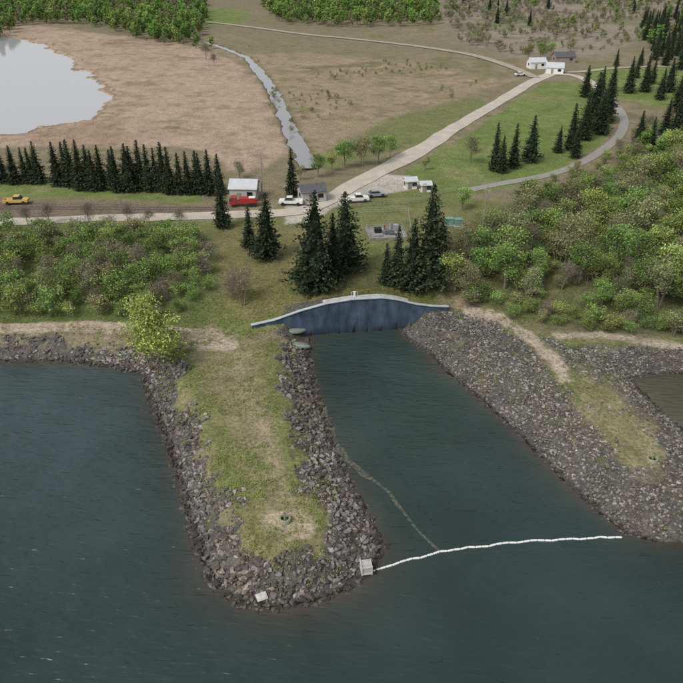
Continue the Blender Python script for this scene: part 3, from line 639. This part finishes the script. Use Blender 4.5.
mb=MB(); box(mb,(-1.6,.6,.75),(1.4,1.2,.9),0); box(mb,(.6,-.6,.6),(1.8,.9,.6),1); box(mb,(2.2,1.2,.9),(.9,.9,1.2),3); box(mb,(-1.8,-1.6,.5),(1.6,.5,.4),3); tube(mb,(-1,-.5,.6),(2.4,-1.6,.6),.15,.15,8,1); tube(mb,(1.2,1.8,.3),(1.2,1.8,1.7),.3,.3,10,3); tube(mb,(0,1.8,.3),(0,1.8,1.3),.16,.16,10,2)
link('pump_equipment',mb.mesh('e',[M_dark,M_roofd,mat('faded_red',(.28,.08,.07),.6,.1,2),M_steel]),pp)
rail(pp,[(-3.7,-3.1,.5),(3.7,-3.1,.5),(3.7,3.1,.5),(-3.7,3.1,.5),(-3.7,-3.1,.5)],.9,2,M_steel)
for a,b_1 in((449,225),(458,226)):
    X_,Y_,Z_=[float(q[0]) for q in G(np.array([float(a)]),np.array([float(b_1)]))]
    e=empty('utility_cabinet',(X_,Y_,Z_),.1); mb=MB(); box(mb,(0,0,.1),(1.9,1.5,.2),1); box(mb,(0,0,.85),(1.5,1.2,1.3),0); box(mb,(0,0,1.55),(1.65,1.35,.1),0); box(mb,(0,-.61,.85),(.04,.03,1.1),1)
    link('cabinet',mb.mesh('c',[M_teal,M_conc]),e)
def fence(pts,h=1.6):
    e=empty('fence'); P_=[]
    for a,b_1 in pts:
        q=G(np.array([float(a)]),np.array([float(b_1)])); P_.append((q[0][0],q[1][0],q[2][0]))
    r=rail(e,P_,h,2.5,M_steel,3,.025); r.name='posts_and_rails'
fence([(345,208),(372,206),(420,203),(432,199)],1.3); fence([(358,214),(408,212),(412,240)],1.3); fence([(430,197),(470,188),(500,182)],1.1)
for a,b_1,h in((481,243,11.5),(262,196,9)):
    X_,Y_,Z_=[float(q[0]) for q in G(np.array([float(a)]),np.array([float(b_1)]))]
    mb=MB(); tube(mb,(0,0,-.3),(.25,0,h),.17,.11,8); box(mb,(.23,0,h-.7),(.12,2.2,.14)); 
    for yy in(-.95,-.4,.4,.95): tube(mb,(.23,yy,h-.63),(.23,yy,h-.4),.05,.03,6,1)
    tube(mb,(.45,0,h-2.3),(.45,0,h-1.4),.22,.22,10,1)
    link('utility_pole',mb.mesh('pole',[M_wood,M_steel]),None,(X_,Y_,Z_),.7)
rb=empty('rail_track')
x1,y1,z1=[float(q[0]) for q in G(np.array([-200.]),np.array([207.5]))]; x2,y2,z2=[float(q[0]) for q in G(np.array([225.]),np.array([209.]))]
mb=MB(); v=np.array([x2-x1,y2-y1]); L_=np.linalg.norm(v); v/=L_; nv=np.array([-v[1],v[0]]); an=math.atan2(v[1],v[0])
for j in range(int(L_/.7)):
    q=np.array([x1,y1])+v*j*.7; box(mb,(q[0],q[1],float(height(q[:1],q[1:2])[0])-.03),(.24,2.4,.16),0,an)
for s in(-.72,.72):
    nseg=int(L_/6)
    for j in range(nseg):
        q=np.array([x1,y1])+v*(j+.5)*L_/nseg+nv*s; box(mb,(q[0],q[1],float(height(q[:1],q[1:2])[0])+.11),(L_/nseg,.07,.12),1,an)
link('sleepers_and_rails',mb.mesh('t',[mat('old_sleepers',(.17,.145,.12),.9,.3,2),mat('rusty_rail',(.16,.12,.10),.7,.2,2)]),rb)
for a,b_1 in((285,521),(652,461)):
    X_,Y_,Z_=[float(q[0]) for q in G(np.array([float(a)]),np.array([float(b_1)]))]
    e=empty('concrete_well_ring',(X_,Y_,Z_)); mb=MB(); n=24; th=np.arange(n)/n*2*np.pi
    pr=[(.68,-.2),(.70,.45),(.66,.52),(.5,.52),(.46,.48),(.46,.0)]
    V=np.concatenate([np.stack([r*np.cos(th),r*np.sin(th),np.full(n,z_)],1) for r,z_ in pr]); i=np.arange(n);j=(i+1)%n
    mb.add(V,np.concatenate([np.stack([k*n+i,k*n+j,(k+1)*n+j,(k+1)*n+i],1) for k in range(5)]),0,(.5,)*3)
    link('ring',mb.mesh('r',[mat('mossy_concrete',lin(162,164,138,.7),.9,.25,4)],True),e)
    mb=MB(); tube(mb,(0,0,0),(0,0,.22),.44,.44,18,0); tube(mb,(0,0,.0),(0,0,1.0),.14,.12,10,1); tube(mb,(0,0,1.0),(0,0,1.12),.2,.16,10,1)
    link('bollard',mb.mesh('b',[M_dark,mat('green_paint',(.2,.24,.12),.5,.1,3)]),e)
bp_=[(373,572),(386,567),(402,562),(430,555),(452,550),(480,547),(510,543),(535,541),(560,540),(600,538),(626,537)]
c=resample([tuple(map(float,ground_at(a,b,0))) for a,b in bp_],.5)
e=empty('floating_boom'); mb=MB(); seg=np.concatenate([[0],np.cumsum(np.linalg.norm(np.diff(c,axis=0),axis=1))]); tot=seg[-1]; s=0
def at(s): return np.array([np.interp(s,seg,c[:,0])+.05*math.sin(s*2.3),np.interp(s,seg,c[:,1])+.08*math.sin(s*1.7+1)+.05*math.sin(s*4.1),.05])
while s<tot-.8:
    p0,p1=at(s),at(s+.76); tube(mb,p0,p0+(p1-p0)*.1,.07,.12,8,0); tube(mb,p0+(p1-p0)*.1,p0+(p1-p0)*.9,.12,.12,8,0); tube(mb,p0+(p1-p0)*.9,p1,.12,.07,8,0); tube(mb,p1,at(s+.82),.07,.07,5,0); s+=.8
link('floats',mb.mesh('f',[M_white,M_conc]),e)
X_,Y_,Z_=[float(q[0]) for q in G(np.array([366.]),np.array([573.]))]; Z_=max(Z_,.3)
e=empty('boom_anchor_crate',(X_,Y_,Z_),.15); mb=MB(); box(mb,(0,0,.5),(1.0,1.0,.9),0)
for i in(-1,1):
    for j in(-1,1): box(mb,(i*.53,j*.53,.55),(.12,.12,1.2),1)
for zz in(.12,1.02):
    for i in(-1,1): box(mb,(0,i*.535,zz),(.92,.1,.12),1); box(mb,(i*.535,0,zz),(.1,.92,.12),1)
link('crate',mb.mesh('c',[M_conc,mat('pale_timber',(.5,.48,.44),.8,.2,3)]),e)
X_,Y_,Z_=[float(q[0]) for q in G(np.array([262.]),np.array([600.]))]
e=empty('concrete_slab',(X_,Y_,max(Z_,.2)+.35),.5); e.rotation_euler=(.35,.1,.5); mb=MB(); box(mb,(0,0,0),(1.1,.8,.22)); box(mb,(0,0,.15),(.8,.55,.08)); link('slab',mb.mesh('s',[mat('pale_concrete',(.55,.53,.49),.85,.15,3)]),e)
for a,b_1,ro in((300,347,-.35),(295,333,.15)):
    X_,Y_,Z_=[float(q[0]) for q in G(np.array([float(a)]),np.array([float(b_1)]))]
    e=empty('upturned_rowboat',(X_,Y_,Z_+.25),ro); st=np.linspace(-1,1,13); V=[];
    for t in st:
        w=.68*(1-max(0,t)**2.2*.9)*(1-.12*(t<-.8)); 
        for q in np.linspace(0,math.pi,9): V.append((t*1.75,w*math.cos(q),.5*math.sin(q)**.6*(1-.25*max(0,t)**2)))
    i0=np.array([[r*9+q,r*9+q+1,(r+1)*9+q+1,(r+1)*9+q] for r in range(12) for q in range(8)]); mb=MB(); mb.add(V,i0,0,(.5,)*3); mb.add(np.array(V)[:9],[list(range(9))],0,(.5,)*3); box(mb,(0,0,.52),(3.0,.06,.06),0)
    link('hull',mb.mesh('h',[mat('boat_paint',lin(150,160,152,.6),.5,.15,2)],False),e)
mf=bpy.data.materials.new('foam');mf.use_nodes=True;nt=mf.node_tree;N=nt.nodes;L=nt.links;b=N['Principled BSDF'];b.inputs['Base Color'].default_value=(.24,.23,.17,1);b.inputs['Roughness'].default_value=.8
g=N.new('ShaderNodeNewGeometry');n=N.new('ShaderNodeTexNoise');n.inputs['Scale'].default_value=2.2;n.inputs['Detail'].default_value=5;L.new(g.outputs['Position'],n.inputs['Vector']);mr=N.new('ShaderNodeMapRange');mr.inputs[1].default_value=.34;mr.inputs[2].default_value=.72;mr.inputs[3].default_value=0;mr.inputs[4].default_value=.65;L.new(n.outputs['Fac'],mr.inputs[0]);L.new(mr.outputs[0],b.inputs['Alpha'])
fp=[tuple(map(float,ground_at(a,b,0))) for a,b in[(312,378),(318,400),(326,422),(336,445),(350,463),(372,480),(388,492),(400,508),(412,524),(428,540),(441,553)]]
ribbon('foam_line',fp,[.2,1.1,1.5,.9,.6,.4,.35],mf,zfix=.02,step=.4,wn_=.9,ns=1.5)
# ---------------------------------------------------------------- light, camera
el=math.radians(50); az=math.radians(-135)
dirv=Vector((math.sin(az)*math.cos(el),math.cos(az)*math.cos(el),math.sin(el)))
sun=bpy.data.lights.new('sun','SUN'); sun.energy=2.0; sun.angle=math.radians(18); sun.color=(1,.95,.87)
so=bpy.data.objects.new('sun',sun); scene.collection.objects.link(so); so.rotation_euler=dirv.to_track_quat('Z','Y').to_euler(); so.location=(0,0,200)
w=bpy.data.worlds.new('World'); scene.world=w; w.use_nodes=True; N=w.node_tree.nodes; L=w.node_tree.links
sk=N.new('ShaderNodeTexSky'); sk.sky_type='NISHITA'; sk.sun_disc=False; sk.sun_elevation=el; sk.sun_rotation=az; sk.dust_density=2
hs=N.new('ShaderNodeHueSaturation'); hs.inputs['Saturation'].default_value=.25; L.new(sk.outputs[0],hs.inputs['Color']); L.new(hs.outputs[0],N['Background'].inputs[0]); N['Background'].inputs[1].default_value=.15
cam=bpy.data.cameras.new('camera'); co=bpy.data.objects.new('camera',cam); scene.collection.objects.link(co); co.location=(0,0,CAMH); co.rotation_euler=(math.pi/2-PITCH,0,0)
cam.sensor_width=36; cam.lens=F/683*36; cam.clip_end=20000; cam.clip_start=.5; scene.camera=co
